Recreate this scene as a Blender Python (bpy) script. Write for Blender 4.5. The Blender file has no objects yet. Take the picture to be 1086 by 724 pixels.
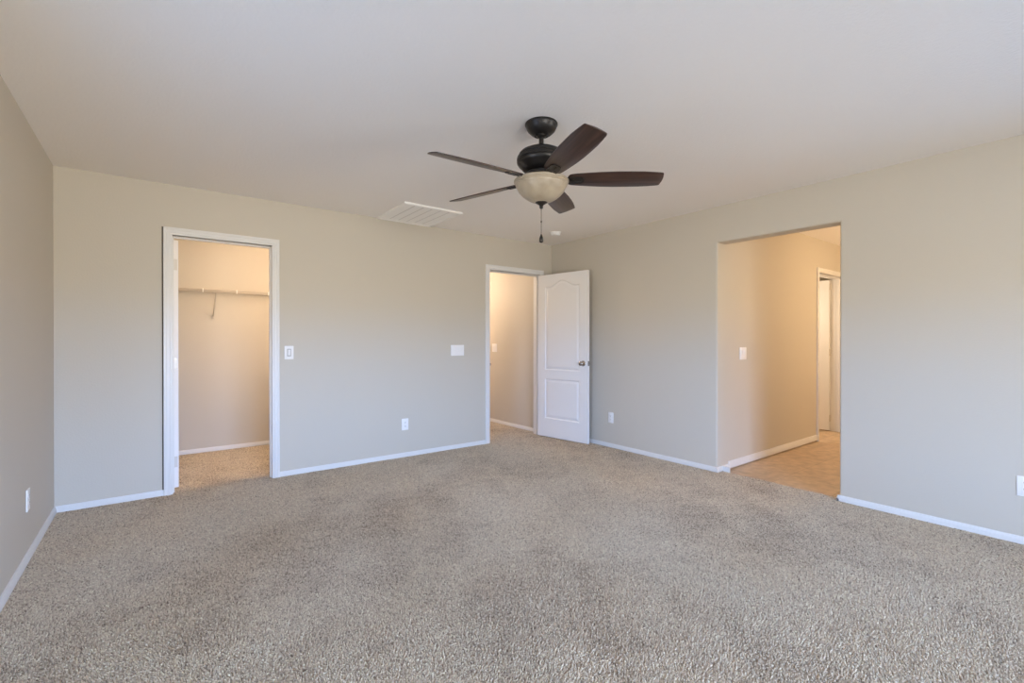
import bpy, bmesh, math, random
from math import radians as R, sin, cos, pi
from mathutils import Vector, Matrix

random.seed(7)
SC = bpy.context.scene
COL = SC.collection

# ------------------------------------------------------------------ camera
cam_data = bpy.data.cameras.new('camera')
cam_data.sensor_width = 36.0
cam_data.lens = 499.98 * 36.0 / 1086.0
cam_data.clip_start = 0.05
cam = bpy.data.objects.new('camera', cam_data)
COL.objects.link(cam)
cam.location = (-4.115, -4.574, 1.22)
cam.rotation_euler = (R(90 - 0.2), 0, R(-37.2))
SC.camera = cam

# ------------------------------------------------------------------ exposure
SC.view_settings.view_transform = 'Standard'
SC.view_settings.look = 'None'
SC.view_settings.gamma = 1.0
SC.view_settings.use_curve_mapping = False
SC.view_settings.exposure = 0.0
SC.cycles.max_bounces = 16
SC.cycles.diffuse_bounces = 10
SC.cycles.glossy_bounces = 4

# ------------------------------------------------------------------ daylight: sky above, sunlit ground below
# colour of the outdoors by elevation (z of the view direction): shaded yard, sunlit land near the horizon, hazy blue low sky, overhead band darkened to cut the high sky light
BANDS = {'yard': (0.14, 0.30, 0.60), 'land': (1.62, 1.52, 1.32), 'haze': (1.64, 2.26, 3.55), 'dark_top': (0.03, 0.03, 0.03)}
OUT_S = 13.8
w = bpy.data.worlds.new('daylight'); SC.world = w; w.use_nodes = True
nt = w.node_tree; nt.nodes.clear()
tc = nt.nodes.new('ShaderNodeTexCoord'); sp = nt.nodes.new('ShaderNodeSeparateXYZ')
rp = nt.nodes.new('ShaderNodeValToRGB'); mp = nt.nodes.new('ShaderNodeMapRange')
bgn = nt.nodes.new('ShaderNodeBackground'); out = nt.nodes.new('ShaderNodeOutputWorld')
mp.inputs['From Min'].default_value = -1; mp.inputs['From Max'].default_value = 1
e = rp.color_ramp.elements
stops = [(-0.45, 'yard'), (-0.25, 'land'), (-0.02, 'land'), (0.02, 'haze'), (0.20, 'haze'), (0.45, 'dark_top')]
peak = max(max(c) for c in BANDS.values())
for i, (z, k) in enumerate(stops):
    el = e[i] if i < 2 else e.new(0.5 + z / 2)
    el.position = 0.5 + z / 2; el.color = (*[c / peak for c in BANDS[k]], 1)
nt.links.new(tc.outputs['Generated'], sp.inputs[0]); nt.links.new(sp.outputs['Z'], mp.inputs['Value'])
nt.links.new(mp.outputs[0], rp.inputs['Fac']); nt.links.new(rp.outputs['Color'], bgn.inputs['Color'])
bgn.inputs['Strength'].default_value = OUT_S * peak
nt.links.new(bgn.outputs[0], out.inputs[0])

# window opening in the wall behind the camera
WX0, WX1, WZ0, WZ1, NEAR = -4.35, -2.30, 0.20, 1.70, -7.20
pl = bpy.data.lights.new('window_daylight', 'AREA'); pl.shape = 'RECTANGLE'
pl.size = WX1 - WX0; pl.size_y = WZ1 - WZ0; pl.cycles.is_portal = True
po = bpy.data.objects.new('window_daylight', pl); COL.objects.link(po)
po.location = ((WX0 + WX1) / 2, NEAR - 0.15, (WZ0 + WZ1) / 2); po.rotation_euler = (R(90), 0, 0)   # faces +y
# unseen window added in the left wall to brighten the right wall
SY0, SY1, SZ0, SZ1 = -2.45, -3.40, 0.90, 1.60
pl2 = bpy.data.lights.new('left_fill_portal', 'AREA'); pl2.shape = 'RECTANGLE'
pl2.size = SZ1 - SZ0; pl2.size_y = SY0 - SY1; pl2.cycles.is_portal = True
po2 = bpy.data.objects.new('left_fill_portal', pl2); COL.objects.link(po2)
po2.location = (-4.676 - 0.12, (SY0 + SY1) / 2, (SZ0 + SZ1) / 2); po2.rotation_euler = (0, R(-90), 0)   # faces +x
# unseen window added in the right wall to brighten left wall and ceiling
TY0, TY1, TZ0, TZ1 = -5.20, -6.50, 0.50, 1.70
pl3 = bpy.data.lights.new('right_fill_portal', 'AREA'); pl3.shape = 'RECTANGLE'
pl3.size = TZ1 - TZ0; pl3.size_y = TY0 - TY1; pl3.cycles.is_portal = True
po3 = bpy.data.objects.new('right_fill_portal', pl3); COL.objects.link(po3)
po3.location = (0.145, (TY0 + TY1) / 2, (TZ0 + TZ1) / 2); po3.rotation_euler = (0, R(90), 0)   # faces -x


def lamp(name, loc, power, color, radius=0.12):
    l = bpy.data.lights.new(name, 'POINT'); l.energy = power; l.color = color; l.shadow_soft_size = radius
    o = bpy.data.objects.new(name, l); COL.objects.link(o); o.location = loc
    return o
WARM = (1.0, 0.66, 0.36)
lamp('closet_lamp', (-2.60, 0.20, 1.90), 49, (1.0, 0.76, 0.54))
lamp('hall_lamp', (-1.00, 1.85, 2.05), 52, (1.0, 0.775, 0.585))
lamp('passage_lamp', (2.30, -3.90, 1.80), 60, (1.0, 0.72, 0.43))
lamp('side_room_lamp', (2.30, -1.45, 1.60), 24, (1.0, 0.80, 0.58))

# ------------------------------------------------------------------ materials
def mat(name, color, rough=0.6, metal=0.0, bump=None, spec=0.5):
    m = bpy.data.materials.new(name); m.use_nodes = True
    b = m.node_tree.nodes['Principled BSDF']
    b.inputs['Base Color'].default_value = (*color, 1); b.inputs['Roughness'].default_value = rough
    b.inputs['Metallic'].default_value = metal; b.inputs['Specular IOR Level'].default_value = spec
    N, L = m.node_tree.nodes, m.node_tree.links
    if bump:
        scale, dist, strength = bump
        t = N.new('ShaderNodeTexCoord'); n = N.new('ShaderNodeTexNoise'); bp = N.new('ShaderNodeBump')
        n.inputs['Scale'].default_value = scale; n.inputs['Detail'].default_value = 3
        bp.inputs['Distance'].default_value = dist; bp.inputs['Strength'].default_value = strength
        L.new(t.outputs['Object'], n.inputs['Vector']); L.new(n.outputs['Fac'], bp.inputs['Height'])
        L.new(bp.outputs['Normal'], b.inputs['Normal'])
    return m

M = {}
M['wall'] = mat('greige_wall_paint', (0.548, 0.508, 0.440), 0.55, bump=(90, 0.002, 0.35), spec=0.3)
M['ceiling'] = mat('ceiling_paint', (0.880, 0.850, 0.815), 0.85, bump=(70, 0.004, 0.5), spec=0.2)
M['trim'] = mat('white_trim_paint', (0.700, 0.695, 0.690), 0.35)
M['door'] = mat('white_door_paint', (0.780, 0.770, 0.770), 0.4)
M['plate'] = mat('white_plastic', (0.820, 0.810, 0.800), 0.35)
M['slot'] = mat('dark_slot', (0.03, 0.03, 0.03), 0.6)
M['nickel'] = mat('satin_nickel', (0.42, 0.40, 0.38), 0.22, 1.0)
M['hinge'] = mat('painted_hinge', (0.62, 0.59, 0.55), 0.4, 0.3)
M['bronze'] = mat('oil_rubbed_bronze', (0.022, 0.019, 0.017), 0.38, 0.35)
M['chain'] = mat('bronze_chain', (0.10, 0.08, 0.07), 0.4, 0.6)
M['wire'] = mat('coated_wire', (0.50, 0.455, 0.40), 0.4)
M['vent'] = mat('white_vent_enamel', (0.88, 0.86, 0.83), 0.5)
M['vent_dark'] = mat('vent_filter', (0.74, 0.72, 0.69), 0.9)
M['bar'] = mat('vent_divider', (0.56, 0.54, 0.51), 0.7)
M['insert'] = mat('grey_switch_insert', (0.45, 0.44, 0.43), 0.6)

def carpet_mat():
    m = bpy.data.materials.new('taupe_carpet'); m.use_nodes = True
    N, L = m.node_tree.nodes, m.node_tree.links; b = N['Principled BSDF']
    t = N.new('ShaderNodeTexCoord')
    vo = N.new('ShaderNodeTexVoronoi'); vo.inputs['Scale'].default_value = 140
    sx = N.new('ShaderNodeSeparateColor')
    n1 = N.new('ShaderNodeTexNoise'); n1.inputs['Scale'].default_value = 120; n1.inputs['Detail'].default_value = 3
    n1.inputs['Roughness'].default_value = 0.7
    mf = N.new('ShaderNodeMix'); mf.data_type = 'FLOAT'; mf.inputs['Factor'].default_value = 0.55
    r1 = N.new('ShaderNodeValToRGB'); e = r1.color_ramp.elements
    e[0].position = 0.12; e[0].color = (0.119, 0.087, 0.063, 1)
    e[1].position = 0.90; e[1].color = (0.904, 0.772, 0.603, 1)
    k = e.new(0.36); k.color = (0.390, 0.312, 0.231, 1)
    k = e.new(0.55); k.color = (0.599, 0.489, 0.369, 1)
    # trodden pile: broad and small darker smudges
    n2 = N.new('ShaderNodeTexNoise'); n2.inputs['Scale'].default_value = 1.5; n2.inputs['Detail'].default_value = 6
    n2.inputs['Roughness'].default_value = 0.66
    r2 = N.new('ShaderNodeValToRGB'); e2 = r2.color_ramp.elements
    e2[0].position = 0.34; e2[0].color = (0.76, 0.77, 0.79, 1); e2[1].position = 0.56; e2[1].color = (1, 1, 1, 1)
    n3 = N.new('ShaderNodeTexNoise'); n3.inputs['Scale'].default_value = 7.5; n3.inputs['Detail'].default_value = 3
    r3 = N.new('ShaderNodeValToRGB'); e3 = r3.color_ramp.elements
    e3[0].position = 0.24; e3[0].color = (0.74, 0.74, 0.75, 1); e3[1].position = 0.40; e3[1].color = (1, 1, 1, 1)
    mx = N.new('ShaderNodeMix'); mx.data_type = 'RGBA'; mx.blend_type = 'MULTIPLY'; mx.inputs['Factor'].default_value = 1
    my = N.new('ShaderNodeMix'); my.data_type = 'RGBA'; my.blend_type = 'MULTIPLY'; my.inputs['Factor'].default_value = 1
    bp = N.new('ShaderNodeBump'); bp.inputs['Distance'].default_value = 0.010; bp.inputs['Strength'].default_value = 0.55
    for n in (vo, n1, n2, n3): L.new(t.outputs['Object'], n.inputs['Vector'])
    L.new(vo.outputs['Color'], sx.inputs['Color'])
    L.new(sx.outputs[0], mf.inputs[2]); L.new(n1.outputs['Fac'], mf.inputs[3])
    L.new(mf.outputs[0], r1.inputs['Fac']); L.new(n2.outputs['Fac'], r2.inputs['Fac']); L.new(n3.outputs['Fac'], r3.inputs['Fac'])
    L.new(r1.outputs['Color'], mx.inputs[6]); L.new(r2.outputs['Color'], mx.inputs[7])
    L.new(mx.outputs[2], my.inputs[6]); L.new(r3.outputs['Color'], my.inputs[7])
    L.new(my.outputs[2], b.inputs['Base Color'])
    L.new(mf.outputs[0], bp.inputs['Height']); L.new(bp.outputs['Normal'], b.inputs['Normal'])
    b.inputs['Roughness'].default_value = 0.95; b.inputs['Specular IOR Level'].default_value = 0.1
    b.inputs['Sheen Weight'].default_value = 0.1
    return m
M['carpet'] = carpet_mat()

def tile_mat():
    m = bpy.data.materials.new('tan_stone_tile'); m.use_nodes = True
    N, L = m.node_tree.nodes, m.node_tree.links; b = N['Principled BSDF']
    t = N.new('ShaderNodeTexCoord'); br = N.new('ShaderNodeTexBrick')
    br.offset = 0.5; br.inputs['Scale'].default_value = 1.0
    br.inputs['Brick Width'].default_value = 0.45; br.inputs['Row Height'].default_value = 0.45
    br.inputs['Mortar Size'].default_value = 0.004
    br.inputs['Color1'].default_value = (0.56, 0.43, 0.30, 1); br.inputs['Color2'].default_value = (0.50, 0.375, 0.26, 1)
    br.inputs['Mortar'].default_value = (0.42, 0.32, 0.22, 1)
    n = N.new('ShaderNodeTexNoise'); n.inputs['Scale'].default_value = 12; n.inputs['Detail'].default_value = 6
    r = N.new('ShaderNodeValToRGB'); e = r.color_ramp.elements
    e[0].position = 0.35; e[0].color = (0.84, 0.83, 0.82, 1); e[1].position = 0.65; e[1].color = (1.12, 1.1, 1.08, 1)
    mx = N.new('ShaderNodeMix'); mx.data_type = 'RGBA'; mx.blend_type = 'MULTIPLY'; mx.inputs['Factor'].default_value = 1
    L.new(t.outputs['Object'], br.inputs['Vector']); L.new(t.outputs['Object'], n.inputs['Vector'])
    L.new(n.outputs['Fac'], r.inputs['Fac']); L.new(br.outputs['Color'], mx.inputs[6]); L.new(r.outputs['Color'], mx.inputs[7])
    L.new(mx.outputs[2], b.inputs['Base Color']); b.inputs['Roughness'].default_value = 0.45
    return m
M['tile'] = tile_mat()

def blade_mat():
    m = bpy.data.materials.new('dark_walnut_blade'); m.use_nodes = True
    N, L = m.node_tree.nodes, m.node_tree.links; b = N['Principled BSDF']
    t = N.new('ShaderNodeTexCoord'); mpg = N.new('ShaderNodeMapping'); mpg.inputs['Scale'].default_value = (2.2, 38, 38)
    n = N.new('ShaderNodeTexNoise'); n.inputs['Scale'].default_value = 1.6; n.inputs['Detail'].default_value = 5
    r = N.new('ShaderNodeValToRGB'); e = r.color_ramp.elements
    e[0].position = 0.3; e[0].color = (0.020, 0.010, 0.008, 1); e[1].position = 0.7; e[1].color = (0.070, 0.036, 0.027, 1)
    L.new(t.outputs['Object'], mpg.inputs[0]); L.new(mpg.outputs[0], n.inputs['Vector'])
    L.new(n.outputs['Fac'], r.inputs['Fac']); L.new(r.outputs['Color'], b.inputs['Base Color'])
    b.inputs['Roughness'].default_value = 0.32
    return m
M['blade'] = blade_mat()

def bowl_mat():
    m = bpy.data.materials.new('amber_alabaster_glass'); m.use_nodes = True
    N, L = m.node_tree.nodes, m.node_tree.links; b = N['Principled BSDF']
    t = N.new('ShaderNodeTexCoord'); n = N.new('ShaderNodeTexNoise'); n.inputs['Scale'].default_value = 9
    n.inputs['Detail'].default_value = 4; n.inputs['Distortion'].default_value = 1.2
    r = N.new('ShaderNodeValToRGB'); e = r.color_ramp.elements
    e[0].position = 0.3; e[0].color = (0.29, 0.24, 0.175, 1); e[1].position = 0.7; e[1].color = (0.39, 0.33, 0.25, 1)
    L.new(t.outputs['Object'], n.inputs['Vector']); L.new(n.outputs['Fac'], r.inputs['Fac'])
    L.new(r.outputs['Color'], b.inputs['Base Color'])
    b.inputs['Roughness'].default_value = 0.35; b.inputs['Subsurface Weight'].default_value = 0.0
    return m
M['bowl'] = bowl_mat()

# ------------------------------------------------------------------ mesh helpers
class MB:
    def __init__(s): s.bm = bmesh.new()
    def box(s, x0, x1, y0, y1, z0, z1, bevel=0.0, seg=2):
        b = bmesh.new()
        g = bmesh.ops.create_cube(b, size=1)
        for v in b.verts:
            v.co = Vector(((x0 + x1) / 2 + v.co.x * abs(x1 - x0), (y0 + y1) / 2 + v.co.y * abs(y1 - y0), (z0 + z1) / 2 + v.co.z * abs(z1 - z0)))
        if bevel: bmesh.ops.bevel(b, geom=b.edges[:], offset=bevel, segments=seg, affect='EDGES', profile=0.5)
        return s.add(b)
    def add(s, b, mx=None):
        if mx is not None: bmesh.ops.transform(b, matrix=mx, verts=b.verts)
        me = bpy.data.meshes.new('tmp'); b.to_mesh(me); b.free(); s.bm.from_mesh(me); bpy.data.meshes.remove(me)
        return s
    def lathe(s, prof, n=48, mx=None):
        b = bmesh.new(); rings = []
        for r, z in prof:
            if r < 1e-6: rings.append([b.verts.new((0, 0, z))])
            else: rings.append([b.verts.new((r * cos(2 * pi * i / n), r * sin(2 * pi * i / n), z)) for i in range(n)])
        for a, c in zip(rings, rings[1:]):
            for i in range(n):
                j = (i + 1) % n
                if len(a) == 1 and len(c) == 1: continue
                if len(a) == 1: b.faces.new((a[0], c[j], c[i]))
                elif len(c) == 1: b.faces.new((a[i], a[j], c[0]))
                else: b.faces.new((a[i], a[j], c[j], c[i]))
        bmesh.ops.recalc_face_normals(b, faces=b.faces[:])
        return s.add(b, mx)
    def tube(s, pts, r, n=10):
        b = bmesh.new(); pts = [Vector(p) for p in pts]; rings = []
        for i, p in enumerate(pts):
            d = (pts[min(i + 1, len(pts) - 1)] - pts[max(i - 1, 0)]).normalized()
            a = d.orthogonal().normalized(); c = d.cross(a)
            rings.append([b.verts.new(p + r * (cos(2 * pi * k / n) * a + sin(2 * pi * k / n) * c)) for k in range(n)])
        for q, t in zip(rings, rings[1:]):
            off = min(range(n), key=lambda o: (q[0].co - t[o].co).length)
            for k in range(n): b.faces.new((q[k], q[(k + 1) % n], t[(k + 1 + off) % n], t[(k + off) % n]))
        b.faces.new(rings[0]); b.faces.new(rings[-1])
        bmesh.ops.recalc_face_normals(b, faces=b.faces[:])
        return s.add(b)
    def sweep_flat(s, loops):
        """quads between successive open polylines"""
        b = bmesh.new(); vs = [[b.verts.new(p) for p in l] for l in loops]
        for a, c in zip(vs, vs[1:]):
            for i in range(len(a) - 1): b.faces.new((a[i], a[i + 1], c[i + 1], c[i]))
        return s.add(b)
    def prism(s, poly, axis, d0, d1):
        """closed polygon of (u,v) extruded along axis"""
        def P(u, v, d): return {'x': (d, u, v), 'y': (u, d, v), 'z': (u, v, d)}[axis]
        b = bmesh.new(); A = [b.verts.new(P(u, v, d0)) for u, v in poly]; B = [b.verts.new(P(u, v, d1)) for u, v in poly]
        b.faces.new(A); b.faces.new(B[::-1]); n = len(poly)
        for i in range(n): b.faces.new((A[i], B[i], B[(i + 1) % n], A[(i + 1) % n]))
        bmesh.ops.recalc_face_normals(b, faces=b.faces[:])
        return s.add(b)
    def build(s, name, m, parent=None, smooth=None, loc=None):
        me = bpy.data.meshes.new(name); bmesh.ops.recalc_face_normals(s.bm, faces=s.bm.faces[:])
        s.bm.to_mesh(me); s.bm.free(); me.materials.append(m)
        if smooth is not None:
            me.polygons.foreach_set('use_smooth', [True] * len(me.polygons))
            me.set_sharp_from_angle(angle=R(smooth))
        o = bpy.data.objects.new(name, me); COL.objects.link(o)
        if parent is not None: o.parent = parent
        if loc is not None: o.location = loc
        return o

def tag(o, label=None, cat=None, group=None, kind=None):
    if label: o['label'] = label
    if cat: o['category'] = cat
    if group: o['group'] = group
    if kind: o['kind'] = kind
    return o
def empty(name, loc, rz=0.0):
    o = bpy.data.objects.new(name, None); COL.objects.link(o); o.location = loc; o.rotation_euler = (0, 0, rz)
    o.empty_display_size = 0.1
    return o
def struct(o, label, cat): return tag(o, label, cat, kind='structure')

def wall(name, m, axis, u_cuts, z_cuts, holes, face, thick, bevel=0.0, label='', cat='wall'):
    """axis 'x': wall runs along x with its face at y=face; axis 'y': runs along y with face at x=face; thick is signed"""
    P = (lambda u, z, d: (u, d, z)) if axis == 'x' else (lambda u, z, d: (d, u, z))
    b = bmesh.new(); V = {}
    for i, u in enumerate(u_cuts):
        for j, z in enumerate(z_cuts): V[i, j] = b.verts.new(P(u, z, face))
    fs = []
    for i in range(len(u_cuts) - 1):
        for j in range(len(z_cuts) - 1):
            if (i, j) in holes: continue
            fs.append(b.faces.new((V[i, j], V[i + 1, j], V[i + 1, j + 1], V[i, j + 1])))
    for v in [v for v in b.verts if not v.link_faces]: b.verts.remove(v)
    r = bmesh.ops.extrude_face_region(b, geom=fs)
    nv = [v for v in r['geom'] if isinstance(v, bmesh.types.BMVert)]
    bmesh.ops.translate(b, verts=nv, vec=Vector(P(0, 0, thick)))
    bmesh.ops.recalc_face_normals(b, faces=b.faces[:])
    if bevel and holes:
        i0 = holes[0][0]; jm = max(j for i, j in holes if i == i0)
        rects = [(u_cuts[i0], u_cuts[i0 + 1], z_cuts[0], z_cuts[jm + 1])]
        ed = []
        for ee in b.edges:
            pts = [(v.co.x if axis == 'x' else v.co.y, v.co.z, (v.co.y if axis == 'x' else v.co.x)) for v in ee.verts]
            if abs(pts[0][2] - pts[1][2]) > 1e-5 or abs(pts[0][2] - face) > 1e-5: continue
            for u0, u1, z0, z1 in rects:
                lo, hi = min(u0, u1) - 1e-5, max(u0, u1) + 1e-5
                onv = all(lo <= q[0] <= hi and z0 - 1e-5 <= q[1] <= z1 + 1e-5 for q in pts)
                vert = abs(pts[0][0] - pts[1][0]) < 1e-5 and min(abs(pts[0][0] - u0), abs(pts[0][0] - u1)) < 1e-5
                top = abs(pts[0][1] - z1) < 1e-5 and abs(pts[1][1] - z1) < 1e-5
                if onv and (vert or top) and len(ee.link_faces) == 2 and ee.calc_face_angle(0) > 0.5: ed.append(ee)
        bmesh.ops.bevel(b, geom=list(set(ed)), offset=bevel, segments=5, affect='EDGES', profile=0.5)
    mb = MB(); mb.add(b); o = mb.build(name, m, smooth=30)
    return struct(o, label, cat)

# ------------------------------------------------------------------ room shell
H = 2.44
W = 4.676          # room width; corner of far and right wall is the origin, room lies at x<0, y<0
TF = 0.115         # far wall thickness
CX0, CX1 = -4.000, -3.290     # closet doorway
BX0, BX1 = -0.977, -0.200     # bedroom doorway
DZ = 2.040
OY0, OY1, OZ = -2.267, -3.237, 2.110   # cased opening in right wall
TR = 0.145

FLOOR = MB().box(-W - 0.12, 0.080, NEAR - 0.15, 3.1, -0.05, 0.0).build('floor', M['carpet'])
struct(FLOOR, 'speckled taupe cut pile carpet covering bedroom floor', 'floor')
o = MB().box(0.080, 4.4, -4.4, -0.9, -0.05, -0.003).build('floor_passage', M['tile'])
struct(o, 'tan stone tile floor beyond the wide opening', 'floor')
o = MB().prism([(-W - 0.12, NEAR - 0.15), (TR, NEAR - 0.15), (TR, -4.4), (4.4, -4.4), (4.4, 3.1), (-W - 0.12, 3.1)], 'z', H, H + 0.1).build('ceiling', M['ceiling'])
struct(o, 'flat textured pale ceiling', 'ceiling')

wall('wall_far', M['wall'], 'x', [-W, CX0, CX1, BX0, BX1, 0.0], [0, DZ, H], [(1, 0), (3, 0)], 0.0, TF, label='greige wall with closet doorway and bedroom doorway')
wall('wall_right', M['wall'], 'y', [TF, OY0, OY1, TY0, TY1, NEAR], [0, TZ0, TZ1, OZ, H], [(1, 0), (1, 1), (1, 2), (3, 1)], 0.0, TR, bevel=0.016, label='greige wall with wide rounded opening to tiled passage')
wall('wall_left', M['wall'], 'y', [NEAR, SY1, SY0, 1.62], [0, SZ0, SZ1, H], [(1, 1)], -W, -0.12, label='greige wall at left edge with one outlet')
wall('wall_near', M['wall'], 'x', [-W, WX0, WX1, TR], [0, WZ0, WZ1, H], [(1, 1)], NEAR, -0.15, label='window wall behind the viewer')
wall('wall_closet_back', M['wall'], 'x', [-W, -2.2], [0, H], [], 1.50, 0.12, label='closet back wall behind wire shelf')
wall('wall_closet_right', M['wall'], 'y', [TF, 1.62], [0, H], [], -2.20, 0.12, label='closet side wall hidden behind doorway')
wall('wall_hall_right', M['wall'], 'y', [TF, 3.0], [0, H], [], -0.115, 0.115, label='warm lit hall wall seen through bedroom doorway')
wall('wall_hall_left', M['wall'], 'y', [TF, 3.0], [0, H], [], -1.15, -0.12, label='hall side wall hidden behind doorway')
wall('wall_hall_end', M['wall'], 'x', [-1.15, -0.115], [0, H], [], 3.0, 0.1, label='end wall of the hall')
PX0, PX1 = 2.300, 3.100
wall('wall_passage_left', M['wall'], 'x', [TR, PX0, PX1, 4.2], [0, 2.03, H], [(1, 0)], OY0, 0.14, label='warm lit passage wall with switch and white door')
wall('wall_passage_right', M['wall'], 'x', [TR, 4.2], [0, H], [], -4.25, -0.12, label='passage side wall hidden behind opening')
wall('wall_passage_end', M['wall'], 'y', [-4.25, -0.95], [0, H], [], 4.2, 0.12, label='end wall of passage')
wall('wall_side_room_back', M['wall'], 'x', [1.5, 4.2], [0, H], [], -0.95, 0.1, label='back wall of side room')
wall('wall_side_room_left', M['wall'], 'y', [-0.95, OY0 + 0.14], [0, H], [], 1.5, -0.1, label='left wall of side room')

# window frame (behind the viewer)
f = MB()
y0, y1 = NEAR - 0.14, NEAR - 0.09
f.box(WX0, WX1, y0, y1, WZ0, WZ0 + 0.05); f.box(WX0, WX1, y0, y1, WZ1 - 0.05, WZ1)
f.box(WX0, WX0 + 0.05, y0, y1, WZ0 + 0.05, WZ1 - 0.05); f.box(WX1 - 0.05, WX1, y0, y1, WZ0 + 0.05, WZ1 - 0.05)
cxw = (WX0 + WX1) / 2; f.box(cxw - 0.025, cxw + 0.025, y0, y1, WZ0 + 0.05, WZ1 - 0.05)
struct(f.build('window_1', M['trim']), 'white framed slider window behind the viewer', 'window')

f = MB()  # frame of the added left window, there only for extra daylight
xa, xb = -W - 0.11, -W - 0.06
f.box(xa, xb, SY1, SY0, SZ0, SZ0 + 0.05); f.box(xa, xb, SY1, SY0, SZ1 - 0.05, SZ1)
f.box(xa, xb, SY1, SY1 + 0.05, SZ0 + 0.05, SZ1 - 0.05); f.box(xa, xb, SY0 - 0.05, SY0, SZ0 + 0.05, SZ1 - 0.05)
struct(f.build('fill_window_left', M['trim']), 'unseen white framed left window added to brighten right wall', 'window')
f = MB()  # frame of the added right window, an invented daylight source
f.box(0.09, 0.14, TY1, TY0, TZ0, TZ0 + 0.05); f.box(0.09, 0.14, TY1, TY0, TZ1 - 0.05, TZ1)
f.box(0.09, 0.14, TY1, TY1 + 0.05, TZ0 + 0.05, TZ1 - 0.05); f.box(0.09, 0.14, TY0 - 0.05, TY0, TZ0 + 0.05, TZ1 - 0.05)
struct(f.build('fill_window_right', M['trim']), 'unseen white framed right window added to brighten left wall', 'window')

# ------------------------------------------------------------------ carpet pile: one short leaning tuft per stitch
import numpy as np
def carpet_pile():
    rng = np.random.default_rng(11)
    step = 0.0072
    zones = [(-W + 0.004, -0.004, -4.75, -0.004), (CX0 + 0.004, CX1 - 0.004, -0.004, TF), (BX0 + 0.004, BX1 - 0.004, -0.004, TF),
             (-4.30, -2.60, TF, 1.494), (-1.14, -0.120, TF, 1.60), (-0.004, 0.076, OY1 + 0.004, OY0 - 0.004)]
    P = []
    for xa, xb, ya, yb in zones:
        gx, gy = np.meshgrid(np.arange(xa, xb, step), np.arange(ya, yb, step))
        P.append(np.stack([gx.ravel(), gy.ravel()], 1))
    P = np.concatenate(P); n = len(P)
    P += rng.uniform(-0.45, 0.45, (n, 2)) * step
    def field(freq, k, seed):
        r = np.random.default_rng(seed); f = np.zeros(n)
        for _ in range(k):
            a = r.uniform(0, 2 * pi); q = freq * r.uniform(0.5, 1.8); f += np.cos(q * (P[:, 0] * cos(a) + P[:, 1] * sin(a)) + r.uniform(0, 2 * pi))
        return f / math.sqrt(k)
    trod = 0.6 * field(3.0, 14, 1) + 0.5 * field(9.0, 18, 2) + 0.35 * field(26.0, 22, 3)
    lx = 0.0022 * field(4.0, 10, 4) + rng.normal(0, 0.0022, n)
    ly = 0.0022 * field(4.0, 10, 5) + rng.normal(0, 0.0022, n)
    h = np.clip(0.0078 + 0.0010 * field(12.0, 12, 6) + rng.normal(0, 0.0012, n), 0.004, 0.012)
    rad = rng.uniform(0.0036, 0.0052, n); th = rng.uniform(0, 2 * pi, n)
    V = np.zeros((n, 7, 3), np.float32)
    for k in range(3):
        a = th + k * 2 * pi / 3
        V[:, k, 0] = P[:, 0] + rad * np.cos(a); V[:, k, 1] = P[:, 1] + rad * np.sin(a); V[:, k, 2] = -0.0005
        V[:, 3 + k, 0] = P[:, 0] + lx * 0.7 + rad * 0.85 * np.cos(a + 0.5); V[:, 3 + k, 1] = P[:, 1] + ly * 0.7 + rad * 0.85 * np.sin(a + 0.5)
        V[:, 3 + k, 2] = h * 0.70 + rng.normal(0, 0.0005, n)
    V[:, 6, 0] = P[:, 0] + lx; V[:, 6, 1] = P[:, 1] + ly; V[:, 6, 2] = h
    F = []
    for k in range(3):
        j = (k + 1) % 3
        F += [(k, j, 3 + j), (k, 3 + j, 3 + k), (3 + k, 3 + j, 6)]
    F = np.array(F, np.int32)
    idx = (np.arange(n, dtype=np.int32)[:, None, None] * 7 + F[None]).reshape(-1)
    me = bpy.data.meshes.new('carpet_pile')
    me.vertices.add(n * 7); me.vertices.foreach_set('co', V.reshape(-1))
    nf = n * 9
    me.loops.add(nf * 3); me.loops.foreach_set('vertex_index', idx)
    me.polygons.add(nf); me.polygons.foreach_set('loop_start', np.arange(0, nf * 3, 3, dtype=np.int32))
    me.update(calc_edges=True)
    at = me.attributes.new('yarn', 'FLOAT', 'POINT')
    tint = np.clip(0.52 + rng.normal(0, 0.13, n) + 0.085 * np.clip(trod, -2.2, 0.3), 0, 1)
    at.data.foreach_set('value', np.repeat(tint.astype(np.float32), 7))
    m = bpy.data.materials.new('taupe_yarn'); m.use_nodes = True
    N, L = m.node_tree.nodes, m.node_tree.links; b = N['Principled BSDF']
    t = N.new('ShaderNodeAttribute'); t.attribute_name = 'yarn'
    r = N.new('ShaderNodeValToRGB'); e = r.color_ramp.elements
    e[0].position = 0.05; e[0].color = (0.173, 0.130, 0.094, 1); e[1].position = 0.95; e[1].color = (0.950, 0.886, 0.700, 1)
    k = e.new(0.5); k.color = (0.691, 0.570, 0.435, 1)
    L.new(t.outputs['Fac'], r.inputs['Fac']); L.new(r.outputs['Color'], b.inputs['Base Color'])
    b.inputs['Roughness'].default_value = 0.95; b.inputs['Specular IOR Level'].default_value = 0.1
    me.materials.append(m)
    o = bpy.data.objects.new('carpet_pile', me); COL.objects.link(o); o.parent = FLOOR
    return tag(o, kind='stuff')
carpet_pile()

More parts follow.
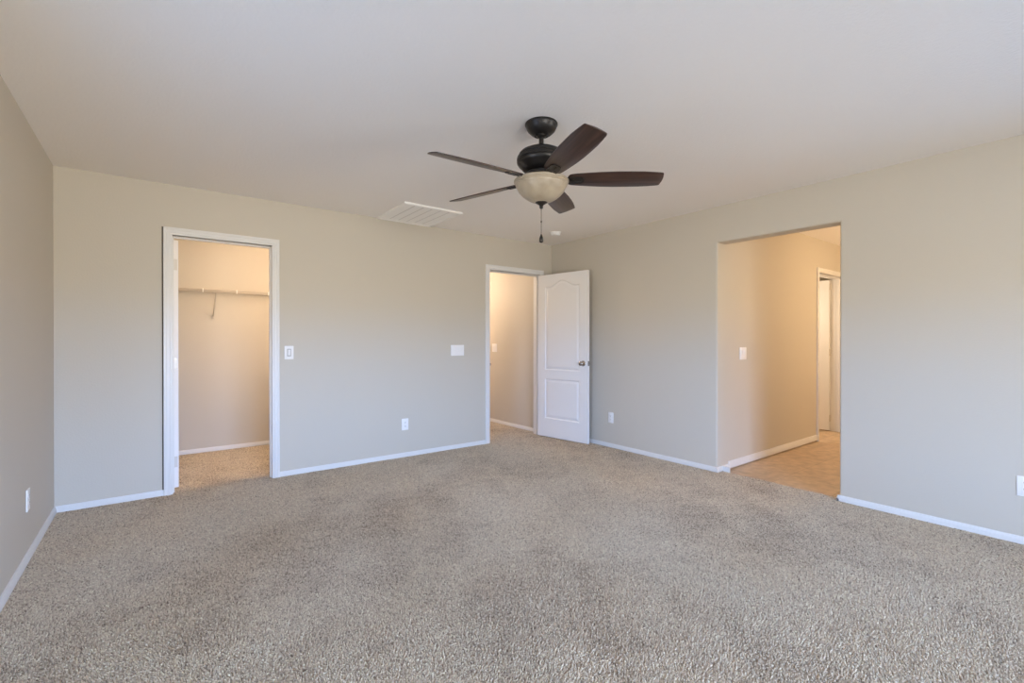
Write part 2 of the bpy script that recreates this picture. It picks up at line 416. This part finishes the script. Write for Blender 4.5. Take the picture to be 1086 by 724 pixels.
# ------------------------------------------------------------------ baseboards
BP = [(0, 0.007), (0.014, 0.007), (0.014, 0.026), (0.0115, 0.029), (0.0115, 0.036), (0.009, 0.039), (0.006, 0.049), (0, 0.051)]
def baseboard(name, axis, face, sgn, a, b, label, raise_z=0.0, scale=1.0):
    poly = [(face + sgn * t, z * scale + raise_z) for t, z in BP]
    o = MB().prism(poly, 'y' if axis == 'y' else 'x', a, b).build(name, M['trim'])
    return struct(o, label, 'baseboard')
CAS = 0.058
baseboard('baseboard_far', 'x', 0.0, -1, -W, CX0 - CAS, 'white baseboard left of closet doorway')
baseboard('baseboard_far', 'x', 0.0, -1, CX1 + CAS, BX0 - CAS, 'white baseboard between closet doorway and bedroom doorway')
baseboard('baseboard_far', 'x', 0.0, -1, BX1 + CAS, 0, 'short white baseboard behind open bedroom door')
baseboard('baseboard_right', 'y', 0.0, -1, -0.002, OY0 - 0.0, 'white baseboard between open door and wide opening')
baseboard('baseboard_right', 'y', 0.0, -1, OY1 + 0.013, NEAR, 'white baseboard right of wide opening')
baseboard('baseboard_left', 'y', -W, 1, NEAR, 0, 'white baseboard along left wall')
baseboard('baseboard_closet', 'x', 1.50, -1, -W, -2.2, 'white baseboard on closet back wall')
baseboard('baseboard_hall', 'y', -0.115, -1, TF, 3.0, 'white baseboard on hall wall')
baseboard('baseboard_passage', 'x', OY0, -1, 0.20, PX0 - CAS, 'cream baseboard on passage wall above tile', 0.004, 1.42)
# return of the right baseboard around the rounded corner and its cut end
rb = MB()
rb.prism([(OY0 - t, z) for t, z in BP], 'x', -0.014, 0.20)
rb.box(0.078, 0.094, OY0 - 0.075, OY0, 0.0, 0.05, 0.001)
struct(rb.build('baseboard_return', M['trim']), 'white baseboard return wrapping into wide opening', 'baseboard')
rb = MB().prism([(OY1 + t, z) for t, z in BP], 'x', -0.014, TR)
struct(rb.build('baseboard_return', M['trim']), 'baseboard end wrapping right side of opening', 'baseboard')

# ------------------------------------------------------------------ door casings and jambs
CP = [(0.000, 0.000), (0.000, 0.010), (0.004, 0.012), (0.014, 0.012), (0.018, 0.015), (0.036, 0.015), (0.041, 0.018), (0.054, 0.018), (CAS, 0.015), (CAS, 0.0)]
def casing(mb, u0, u1, zt, face, sgn):
    loops = []
    for wd, t in CP:
        y = face + sgn * t
        loops.append([(u0 - wd, y, 0.0), (u0 - wd, y, zt + wd), (u1 + wd, y, zt + wd), (u1 + wd, y, 0.0)])
    mb.sweep_flat(loops)
def jamb(mb, u0, u1, zt, ya, yb, stop_y):
    t = 0.012
    mb.box(u0 - t, u0 + 0.001, ya, yb, 0, zt + t); mb.box(u1 - 0.001, u1 + t, ya, yb, 0, zt + t); mb.box(u0, u1, ya, yb, zt - 0.001, zt + t)
    s0, s1 = stop_y, stop_y + 0.034
    mb.box(u0, u0 + 0.011, s0, s1, 0, zt, 0.002); mb.box(u1 - 0.011, u1, s0, s1, 0, zt, 0.002); mb.box(u0, u1, s0, s1, zt - 0.011, zt, 0.002)

c = MB(); casing(c, CX0, CX1, DZ + 0.005, 0.0, -1); casing(c, CX0, CX1, DZ + 0.005, TF, 1); jamb(c, CX0, CX1, DZ, 0, TF, 0.035)
t1 = struct(c.build('trim_1', M['trim']), 'white moulded casing around closet doorway', 'door casing')
M['dark_strip'] = mat('dark_edge_strip', (0.10, 0.085, 0.07), 0.9)
MB().box(CX0 - CAS - 0.0085, CX0 - CAS, -0.0035, 0.0, 0.0, DZ + CAS + 0.004).build('edge_strip', M['dark_strip'], t1)  # thin dark strip along the closet casing's left outer edge
c = MB(); casing(c, BX0, BX1, DZ + 0.005, 0.0, -1); casing(c, BX0, BX1, DZ + 0.005, TF, 1); jamb(c, BX0, BX1, DZ, 0, TF, 0.045)
t2 = struct(c.build('trim_2', M['trim']), 'white moulded casing around bedroom doorway to hall', 'door casing')
sp_ = MB(); sp_.box(BX0 + 0.001, BX0 + 0.003, 0.004, 0.04, 0.90, 0.96); sp_.box(BX0 - 0.001, BX0 + 0.012, -0.021, 0.006, 0.92, 0.945, 0.0015)
sp_.build('strike_plate', M['nickel'], t2)
c = MB(); casing(c, PX0, PX1, 2.035, OY0, -1); casing(c, PX0, PX1, 2.035, OY0 + 0.14, 1); jamb(c, PX0, PX1, 2.03, OY0, OY0 + 0.14, OY0 + 0.035)
struct(c.build('trim_3', M['trim']), 'cream casing around side room doorway in passage', 'door casing')

# ------------------------------------------------------------------ moulded doors
def door_leaf(wd, ht, th):
    """leaf spans x 0..wd, y 0..th, z 0..ht; two moulded panels on both faces, arched upper one"""
    st = 0.116
    def panel(z0, z1, rise):
        pts = []
        nx = 28
        for i in range(nx + 1): pts.append(('b', i / nx))
        for i in range(nx, -1, -1): pts.append(('t', i / nx))
        def loop(d):
            x0, x1 = st + d, wd - st - d; outp = []
            for k, s in pts:
                x = x0 + (x1 - x0) * s
                if k == 'b': z = z0 + d
                else:
                    q = abs(s - 0.5) * 2
                    z = z1 - d
                    if rise: z += rise * (0.5 + 0.5 * cos(pi * min(1, q / 0.80))) if q < 0.80 else 0
                outp.append((x, z))
            return outp
        return loop
    prof = [(0.000, 0.0), (0.003, 0.0030), (0.009, 0.0085), (0.013, 0.0095), (0.018, 0.0092), (0.026, 0.0060), (0.038, 0.0022), (0.044, 0.0012)]
    panels = [panel(0.228, 0.722, 0.0), panel(0.832, 1.860, 0.072)]
    b = bmesh.new()
    for side in (0, 1):
        Y = (lambda d: d) if side == 0 else (lambda d: th - d)
        outer = [b.verts.new((x, Y(0), z)) for x, z in ((0, 0), (wd, 0), (wd, ht), (0, ht))]
        ed = [b.edges.new((outer[i], outer[(i + 1) % 4])) for i in range(4)]
        for pf in panels:
            prev = None
            for k, (d, h) in enumerate(prof):
                vs = [b.verts.new((x, Y(h), z)) for x, z in pf(d)]
                n = len(vs)
                if k == 0: ed += [b.edges.new((vs[i], vs[(i + 1) % n])) for i in range(n)]
                else:
                    for i in range(n): b.faces.new((prev[i], prev[(i + 1) % n], vs[(i + 1) % n], vs[i]))
                prev = vs
            b.faces.new(prev)
        bmesh.ops.triangle_fill(b, use_beauty=True, use_dissolve=False, edges=ed)
        if side == 0: o0 = outer
        else:
            for i in range(4): b.faces.new((o0[i], o0[(i + 1) % 4], outer[(i + 1) % 4], outer[i]))
    bmesh.ops.recalc_face_normals(b, faces=b.faces[:])
    m = MB(); m.add(b); return m

def knob(mb, x, z, y, sgn):
    """round knob on a door face at y, sticking out along sgn*y"""
    mx = Matrix.Translation((x, y, z)) @ Matrix.Rotation(R(-90 * sgn), 4, 'X')
    prof = [(0, 0), (0.033, 0), (0.033, 0.004), (0.029, 0.009), (0.016, 0.011), (0.0115, 0.014), (0.0115, 0.026), (0.017, 0.032), (0.0245, 0.040), (0.0265, 0.047), (0.0245, 0.055), (0.016, 0.060), (0, 0.0615)]
    mb.lathe(prof, 32, mx)

def make_door(name, pivot, rz, wd, ht, z0, label, hinge_zs, leaf_x0=0.003, knob_z=0.93, th=0.035, flip=False):
    """closed leaf runs along local +x from the pivot; thickness towards local +y"""
    root = empty(name, (pivot[0], pivot[1], 0), rz); struct(root, label, 'door')
    lf = door_leaf(wd - leaf_x0, ht, th).build('leaf', M['door'], root, loc=(leaf_x0, 0.006, z0))
    lf.data.materials[0] = M['door']
    k = MB(); knob(k, wd - 0.062, knob_z, 0.006, -1); knob(k, wd - 0.062, knob_z, 0.006 + th, 1)
    k.build('door_knob', M['nickel'], root, smooth=35)
    l = MB(); l.box(wd - 0.001, wd + 0.0015, 0.010, 0.036, knob_z - 0.028, knob_z + 0.028, 0.0008)
    l.box(wd, wd + 0.010, 0.017, 0.030, knob_z - 0.010, knob_z + 0.010, 0.002)
    l.build('latch', M['nickel'], root, smooth=35)
    for hz in hinge_zs:
        hb = MB(); hb.tube([(0, 0, hz - 0.044), (0, 0, hz + 0.044)], 0.006, 12)
        hb.box(0.0, 0.0035, 0.0, 0.034, hz - 0.044, hz + 0.044)
        hb.build('hinge', M['hinge'], root, smooth=35)
    return root
# bedroom door: pivot on the right jamb, open into the room (closed leaf runs towards -x: rotate 180, thickness must face +y)
def mirror_door(root):
    root.scale = (1, -1, 1)
    return root
d1 = make_door('door_1', (BX1, -0.006), R(180 + 98.5), 0.762, 2.012, 0.016, 'white two panel arched door standing open against right wall', (0.22, 1.02, 1.82), knob_z=0.945)
mirror_door(d1)
# closet door: pivot on the left jamb at the closet side, swung into the closet
d2 = make_door('door_2', (CX0 + 0.002, TF + 0.004), R(97), 0.70, 2.005, 0.022, 'white closet door swung into closet, seen edge on', (0.23, 1.03, 1.83))
d2.scale = (1, -1, 1)
# side room door beyond the passage: pivot on the right jamb, swung away from the passage
d3 = make_door('door_3', (PX1 - 0.002, OY0 + 0.142), R(90 - 2), 0.78, 2.005, 0.012, 'cream door opened into side room off passage', (0.17, 1.05, 1.93))

# ------------------------------------------------------------------ switches and outlets
def plate_root(name, loc, rz, label, cat, group=None):
    r = empty(name, loc, rz); tag(r, label, cat, group); return r
# local frame: x along the wall, -y out of the wall, z up, origin at plate centre on the wall
def outlet(loc, rz, label):
    r = plate_root('electrical_outlet', loc, rz, label, 'outlet')
    MB().box(-0.037, 0.037, -0.0065, 0, -0.060, 0.060, 0.003).build('cover_plate', M['plate'], r, smooth=40)
    for s in (1, -1):
        b = MB().prism([(0.0165 * cos(a) , s * 0.0195 + max(-0.0125, min(0.0125, 0.0165 * sin(a)))) for a in [2 * pi * i / 32 for i in range(32)]], 'y', -0.0085, -0.005)
        q = b.build('receptacle', M['plate'], r)
        sl = MB()
        sl.box(-0.0075, -0.0050, -0.0090, -0.0080, s * 0.0195 + 0.000, s * 0.0195 + 0.009)
        sl.box(0.0050, 0.0072, -0.0090, -0.0080, s * 0.0195 + 0.001, s * 0.0195 + 0.008)
        sl.lathe([(0, 0), (0.0028, 0), (0.0028, 0.001), (0, 0.001)], 12, Matrix.Translation((0, -0.0080, s * 0.0195 - 0.0065)) @ Matrix.Rotation(R(90), 4, 'X'))
        sl.build('slots', M['slot'], q)
    MB().lathe([(0, 0), (0.0035, 0), (0.003, 0.0012), (0, 0.0016)], 14, Matrix.Translation((0, -0.0065, 0)) @ Matrix.Rotation(R(90), 4, 'X')).build('screw', M['hinge'], r)
    return r
def switch(loc, rz, gangs, label, toggle=False, width=None):
    r = plate_root('light_switch', loc, rz, label, 'light switch')
    wd = width or (0.074 + 0.046 * (gangs - 1))
    MB().box(-wd / 2, wd / 2, -0.0065, 0, -0.060, 0.060, 0.003).build('cover_plate', M['plate'], r, smooth=40)
    for g in range(gangs):
        x = (g - (gangs - 1) / 2) * 0.046
        if toggle:
            fr = MB().box(x - 0.0165, x + 0.0165, -0.0082, -0.005, -0.0335, 0.0335, 0.001).build('switch_insert', M['insert'], r)
            MB().prism([(-0.0335, -0.010), (-0.0335, -0.006)] and [(-0.0080, -0.026), (-0.0115, 0.0), (-0.0165, 0.022), (-0.0080, 0.026)], 'x', x - 0.010, x + 0.010).build('rocker', M['plate'], r)
        else:
            MB().prism([(-0.0060, -0.0335), (-0.0076, -0.0330), (-0.0090, 0.0), (-0.0112, 0.0325), (-0.0060, 0.0335)], 'x', x - 0.0160, x + 0.0160).build('rocker', M['plate'], r)
    return r
switch((-3.153, 0, 1.106), 0, 1, 'single white switch plate with grey insert right of closet doorway', toggle=True, width=0.077)
switch((-1.411, 0, 1.103), 0, 3, 'wide white three gang switch plate left of bedroom doorway', width=0.168)
switch((-0.115, 1.118, 1.102), R(-90), 2, 'switch plate on hall wall seen through bedroom doorway')
switch((0.468, OY0, 1.087), 0, 2, 'white switch plate on warm passage wall', width=0.125)
outlet((-2.040, 0, 0.343), 0, 'white outlet on far wall below three gang switch')
outlet((0, -1.005, 0.341), R(-90), 'white outlet on right wall beside open bedroom door')
outlet((0, -4.192, 0.350), R(-90), 'white outlet at right edge near wall baseboard')
outlet((-W, -0.880, 0.336), R(90), 'white outlet on left wall')

# ------------------------------------------------------------------ closet wire shelf
sh = empty('wire_shelf', (-3.0, 1.5, 1.74)); tag(sh, 'white wire closet shelf with diagonal brace on closet back wall', 'shelf')
x0, x1 = -1.66, 0.79
deck = MB()
for y in (-0.012, -0.10, -0.20, -0.30): deck.tube([(x0, y, 0), (x1, y, 0)], 0.0032, 8)
n = int((x1 - x0) / 0.0254)
for i in range(n + 1):
    x = x0 + i * 0.0254
    deck.tube([(x, -0.006, 0.004), (x, -0.30, 0.004), (x, -0.3025, -0.020)], 0.0011, 6)
deck.build('wire_deck', M['wire'], sh, smooth=40)
MB().tube([(x0, -0.302, -0.021), (x1, -0.302, -0.021)], 0.0030, 8).build('front_rail', M['wire'], sh, smooth=40)
for x in (-0.716, -0.413, -0.108, 0.19, 0.49):
    MB().box(x - 0.005, x + 0.005, -0.309, -0.298, -0.030, 0.008, 0.002).build('rail_clip', M['plate'], sh)
br_ = MB(); br_.tube([(-0.601, -0.300, -0.028), (-0.601, -0.012, -0.262)], 0.0052, 10)
br_.box(-0.612, -0.590, -0.014, -0.0005, -0.290, -0.245, 0.002); br_.build('support_brace', M['wire'], sh, smooth=40)
for x in (-0.9, -0.6, -0.3, 0.0, 0.3, 0.6):
    MB().box(x - 0.006, x + 0.006, -0.018, -0.0005, -0.012, 0.012, 0.002).build('wall_clip', M['wire'], sh)

# ------------------------------------------------------------------ ceiling return grille
VX0, VX1, VY0, VY1 = -2.353, -1.760, -0.690, -0.030
v = empty('ceiling_vent', ((VX0 + VX1) / 2, (VY0 + VY1) / 2, H)); tag(v, 'white square return air grille on ceiling near far wall', 'vent')
hw, hd = (VX1 - VX0) / 2, (VY1 - VY0) / 2
def bar(poly, axis, a, b_): return poly
fr = MB(); fw = 0.030
loops = []
for k, z in ((0.0, 0.0), (0.0, -0.014), (0.008, -0.020), (0.022, -0.018), (fw, -0.010), (fw, -0.001)):
    a, b_ = hw - k, hd - k
    loops.append([(-a, -b_, z), (a, -b_, z), (a, b_, z), (-a, b_, z), (-a, -b_, z)])
fr.sweep_flat(loops); fr.build('frame', M['vent'], v)
MB().box(-hw + 0.01, hw - 0.01, -hd + 0.01, hd - 0.01, -0.003, -0.0005).build('filter', M['vent_dark'], v)
lv = MB(); ns, nc = 34, 6
cw = 2 * (hw - fw) / nc
for c_ in range(nc):
    xa = -hw + fw + c_ * cw + (0.0055 if c_ else -0.002); xb = -hw + fw + (c_ + 1) * cw - (0.0055 if c_ < nc - 1 else -0.002)
    for i in range(ns):
        y = -hd + fw + (i + 0.5) * (2 * (hd - fw) / ns)
        lv.prism([(y - 0.0062, -0.0086), (y - 0.0058, -0.0094), (y + 0.0066, -0.0118), (y + 0.0062, -0.0110)], 'x', xa, xb)
lv.build('louvers', M['vent'], v)
for k in range(1, nc):
    x = -hw + fw + k * cw
    MB().box(x - 0.006, x + 0.006, -hd + fw - 0.002, hd - fw + 0.002, -0.0068, -0.0040, 0.0005).build('cross_bar', M['bar'], v)

# ------------------------------------------------------------------ smoke detector
s = empty('smoke_detector', (-0.478, -0.602, H)); tag(s, 'round white smoke detector on ceiling near room corner', 'smoke detector')
MB().lathe([(0, 0), (0.066, 0), (0.068, -0.004), (0.067, -0.010), (0.060, -0.012), (0, -0.012)], 40).build('base', M['plate'], s, smooth=40)
MB().lathe([(0, -0.012), (0.056, -0.012), (0.057, -0.022), (0.052, -0.031), (0.040, -0.037), (0.020, -0.039), (0, -0.039)], 40).build('cover', M['plate'], s, smooth=40)

# ------------------------------------------------------------------ ceiling fan
FX, FY = -2.370, -2.549
fan = empty('ceiling_fan', (FX, FY, H)); tag(fan, 'dark bronze five blade ceiling fan with amber glass bowl', 'ceiling fan')
MB().lathe([(0, 0), (0.090, 0), (0.0925, -0.004), (0.0925, -0.010), (0.089, -0.014), (0.087, -0.022), (0.078, -0.040), (0.062, -0.056), (0.046, -0.067), (0.040, -0.069), (0.036, -0.064), (0, -0.060)], 56).build('canopy', M['bronze'], fan, smooth=35)
MB().lathe([(0, -0.050), (0.024, -0.052), (0.031, -0.062), (0.029, -0.072), (0.018, -0.080), (0.0135, -0.082), (0.0135, -0.150), (0, -0.150)], 32).build('downrod', M['bronze'], fan, smooth=35)
MB().lathe([(0, -0.130), (0.020, -0.130), (0.024, -0.137), (0.060, -0.142), (0.092, -0.150), (0.116, -0.162), (0.127, -0.174), (0.129, -0.181), (0.127, -0.184), (0.129, -0.187), (0.1355, -0.190), (0.1385, -0.200), (0.1385, -0.210), (0.136, -0.213), (0.1385, -0.216), (0.137, -0.226), (0.129, -0.238), (0.116, -0.247), (0.110, -0.258), (0.094, -0.268), (0.060, -0.274), (0, -0.276)], 64).build('motor_housing', M['bronze'], fan, smooth=35)
# flywheel and switch housing between motor and bowl
MB().lathe([(0, -0.274), (0.082, -0.276), (0.090, -0.282), (0.090, -0.296), (0.078, -0.304), (0.078, -0.316), (0.128, -0.322), (0.134, -0.328), (0.130, -0.334), (0, -0.334)], 56).build('light_fitter', M['bronze'], fan, smooth=35)
ZB = -0.316
PITCH = R(-15.5)
def blade_mb():
    outl = []
    half = [(0.150, 0.030), (0.156, 0.042), (0.168, 0.049), (0.20, 0.054), (0.26, 0.0605), (0.33, 0.0665), (0.41, 0.0700), (0.49, 0.0700), (0.56, 0.0685), (0.62, 0.0635), (0.660, 0.0590)]
    tip = [(0.6690, 0.0570), (0.6735, 0.0530), (0.6755, 0.046), (0.6800, 0.020), (0.681, 0.0)]
    h = half + tip
    pts = [(r, s) for r, s in h] + [(r, -s) for r, s in h[::-1][1:]]
    b = bmesh.new(); A = [b.verts.new((r, s, -0.003)) for r, s in pts]; B = [b.verts.new((r, s, 0.003)) for r, s in pts]
    b.faces.new(A); b.faces.new(B[::-1]); n = len(pts)
    for i in range(n): b.faces.new((A[i], B[i], B[(i + 1) % n], A[(i + 1) % n]))
    bmesh.ops.recalc_face_normals(b, faces=b.faces[:])
    rim = [ee for ee in b.edges if abs(ee.verts[0].co.z - ee.verts[1].co.z) < 1e-6 and ee.calc_face_angle(0) > 1.0]
    bmesh.ops.bevel(b, geom=rim, offset=0.0014, segments=2, affect='EDGES', profile=0.5)
    m = MB(); m.add(b); return m
def bracket_mb():
    m = MB()
    zs = -0.0045
    pts = [(0.080, 0.016), (0.110, 0.014), (0.135, 0.020), (0.150, 0.030), (0.215, 0.030), (0.232, 0.024), (0.240, 0.012)]
    poly = [(r, s_) for r, s_ in pts] + [(r, -s_) for r, s_ in pts[::-1]]
    m.prism(poly, 'z', -0.0085, -0.0032)
    for (r, s_) in ((0.175, 0.015), (0.175, -0.015), (0.222, 0.0)):
        m.lathe([(0, -0.0115), (0.004, -0.011), (0.006, -0.0085), (0.006, -0.008)], 12, Matrix.Translation((r, s_, 0)))
    m.box(0.150, 0.225, -0.005, 0.005, -0.012, -0.008, 0.0015)
    return m
blade0 = bracket0 = None
for k in range(5):
    ang = R(-38.35 - 72 * k)
    rot = Matrix.Rotation(ang, 4, 'Z') @ Matrix.Rotation(PITCH, 4, 'X')
    if k == 0:
        b0 = blade0 = blade_mb().build('blade', M['blade'], fan, smooth=30)
        k0 = bracket0 = bracket_mb().build('blade_bracket', M['bronze'], blade0, smooth=30)
    else:
        b0 = blade0.copy(); COL.objects.link(b0); b0.parent = fan
        k0 = bracket0.copy(); COL.objects.link(k0); k0.parent = b0
    b0.location = (0, 0, ZB); b0.rotation_euler = rot.to_euler()
bowl = MB().lathe([(0.128, -0.318), (0.150, -0.321), (0.1550, -0.326), (0.1550, -0.332), (0.1500, -0.337), (0.1475, -0.338), (0.1475, -0.345), (0.1440, -0.347), (0.1440, -0.353), (0.1405, -0.357), (0.136, -0.368), (0.128, -0.384), (0.112, -0.402), (0.090, -0.420), (0.064, -0.435), (0.034, -0.445), (0, -0.448)], 72).build('glass_bowl', M['bowl'], fan, smooth=50)
MB().lathe([(0, -0.432), (0.034, -0.432), (0.036, -0.440), (0.034, -0.446), (0.024, -0.452), (0.014, -0.458), (0.009, -0.466), (0.0105, -0.472), (0.008, -0.479), (0, -0.481)], 36).build('finial', M['bronze'], bowl, smooth=35)
ch = MB()
z = -0.481
while z > -0.625:
    ch.lathe([(0, z), (0.0016, z - 0.0008), (0.0022, z - 0.0022), (0.0016, z - 0.0036), (0, z - 0.0044)], 8); z -= 0.0046
ch.tube([(0, 0, -0.478), (0, 0, -0.63)], 0.0011, 6)
chain = ch.build('pull_chain', M['chain'], fan, smooth=60)
MB().lathe([(0, -0.546), (0.0035, -0.548), (0.0045, -0.552), (0.0035, -0.556), (0, -0.558)], 14).build('chain_coupler', M['bronze'], chain, smooth=60)
MB().lathe([(0, -0.622), (0.004, -0.624), (0.006, -0.632), (0.0105, -0.644), (0.0120, -0.656), (0.0110, -0.666), (0.006, -0.671), (0, -0.672)], 20).build('chain_pendant', M['bronze'], chain, smooth=60)
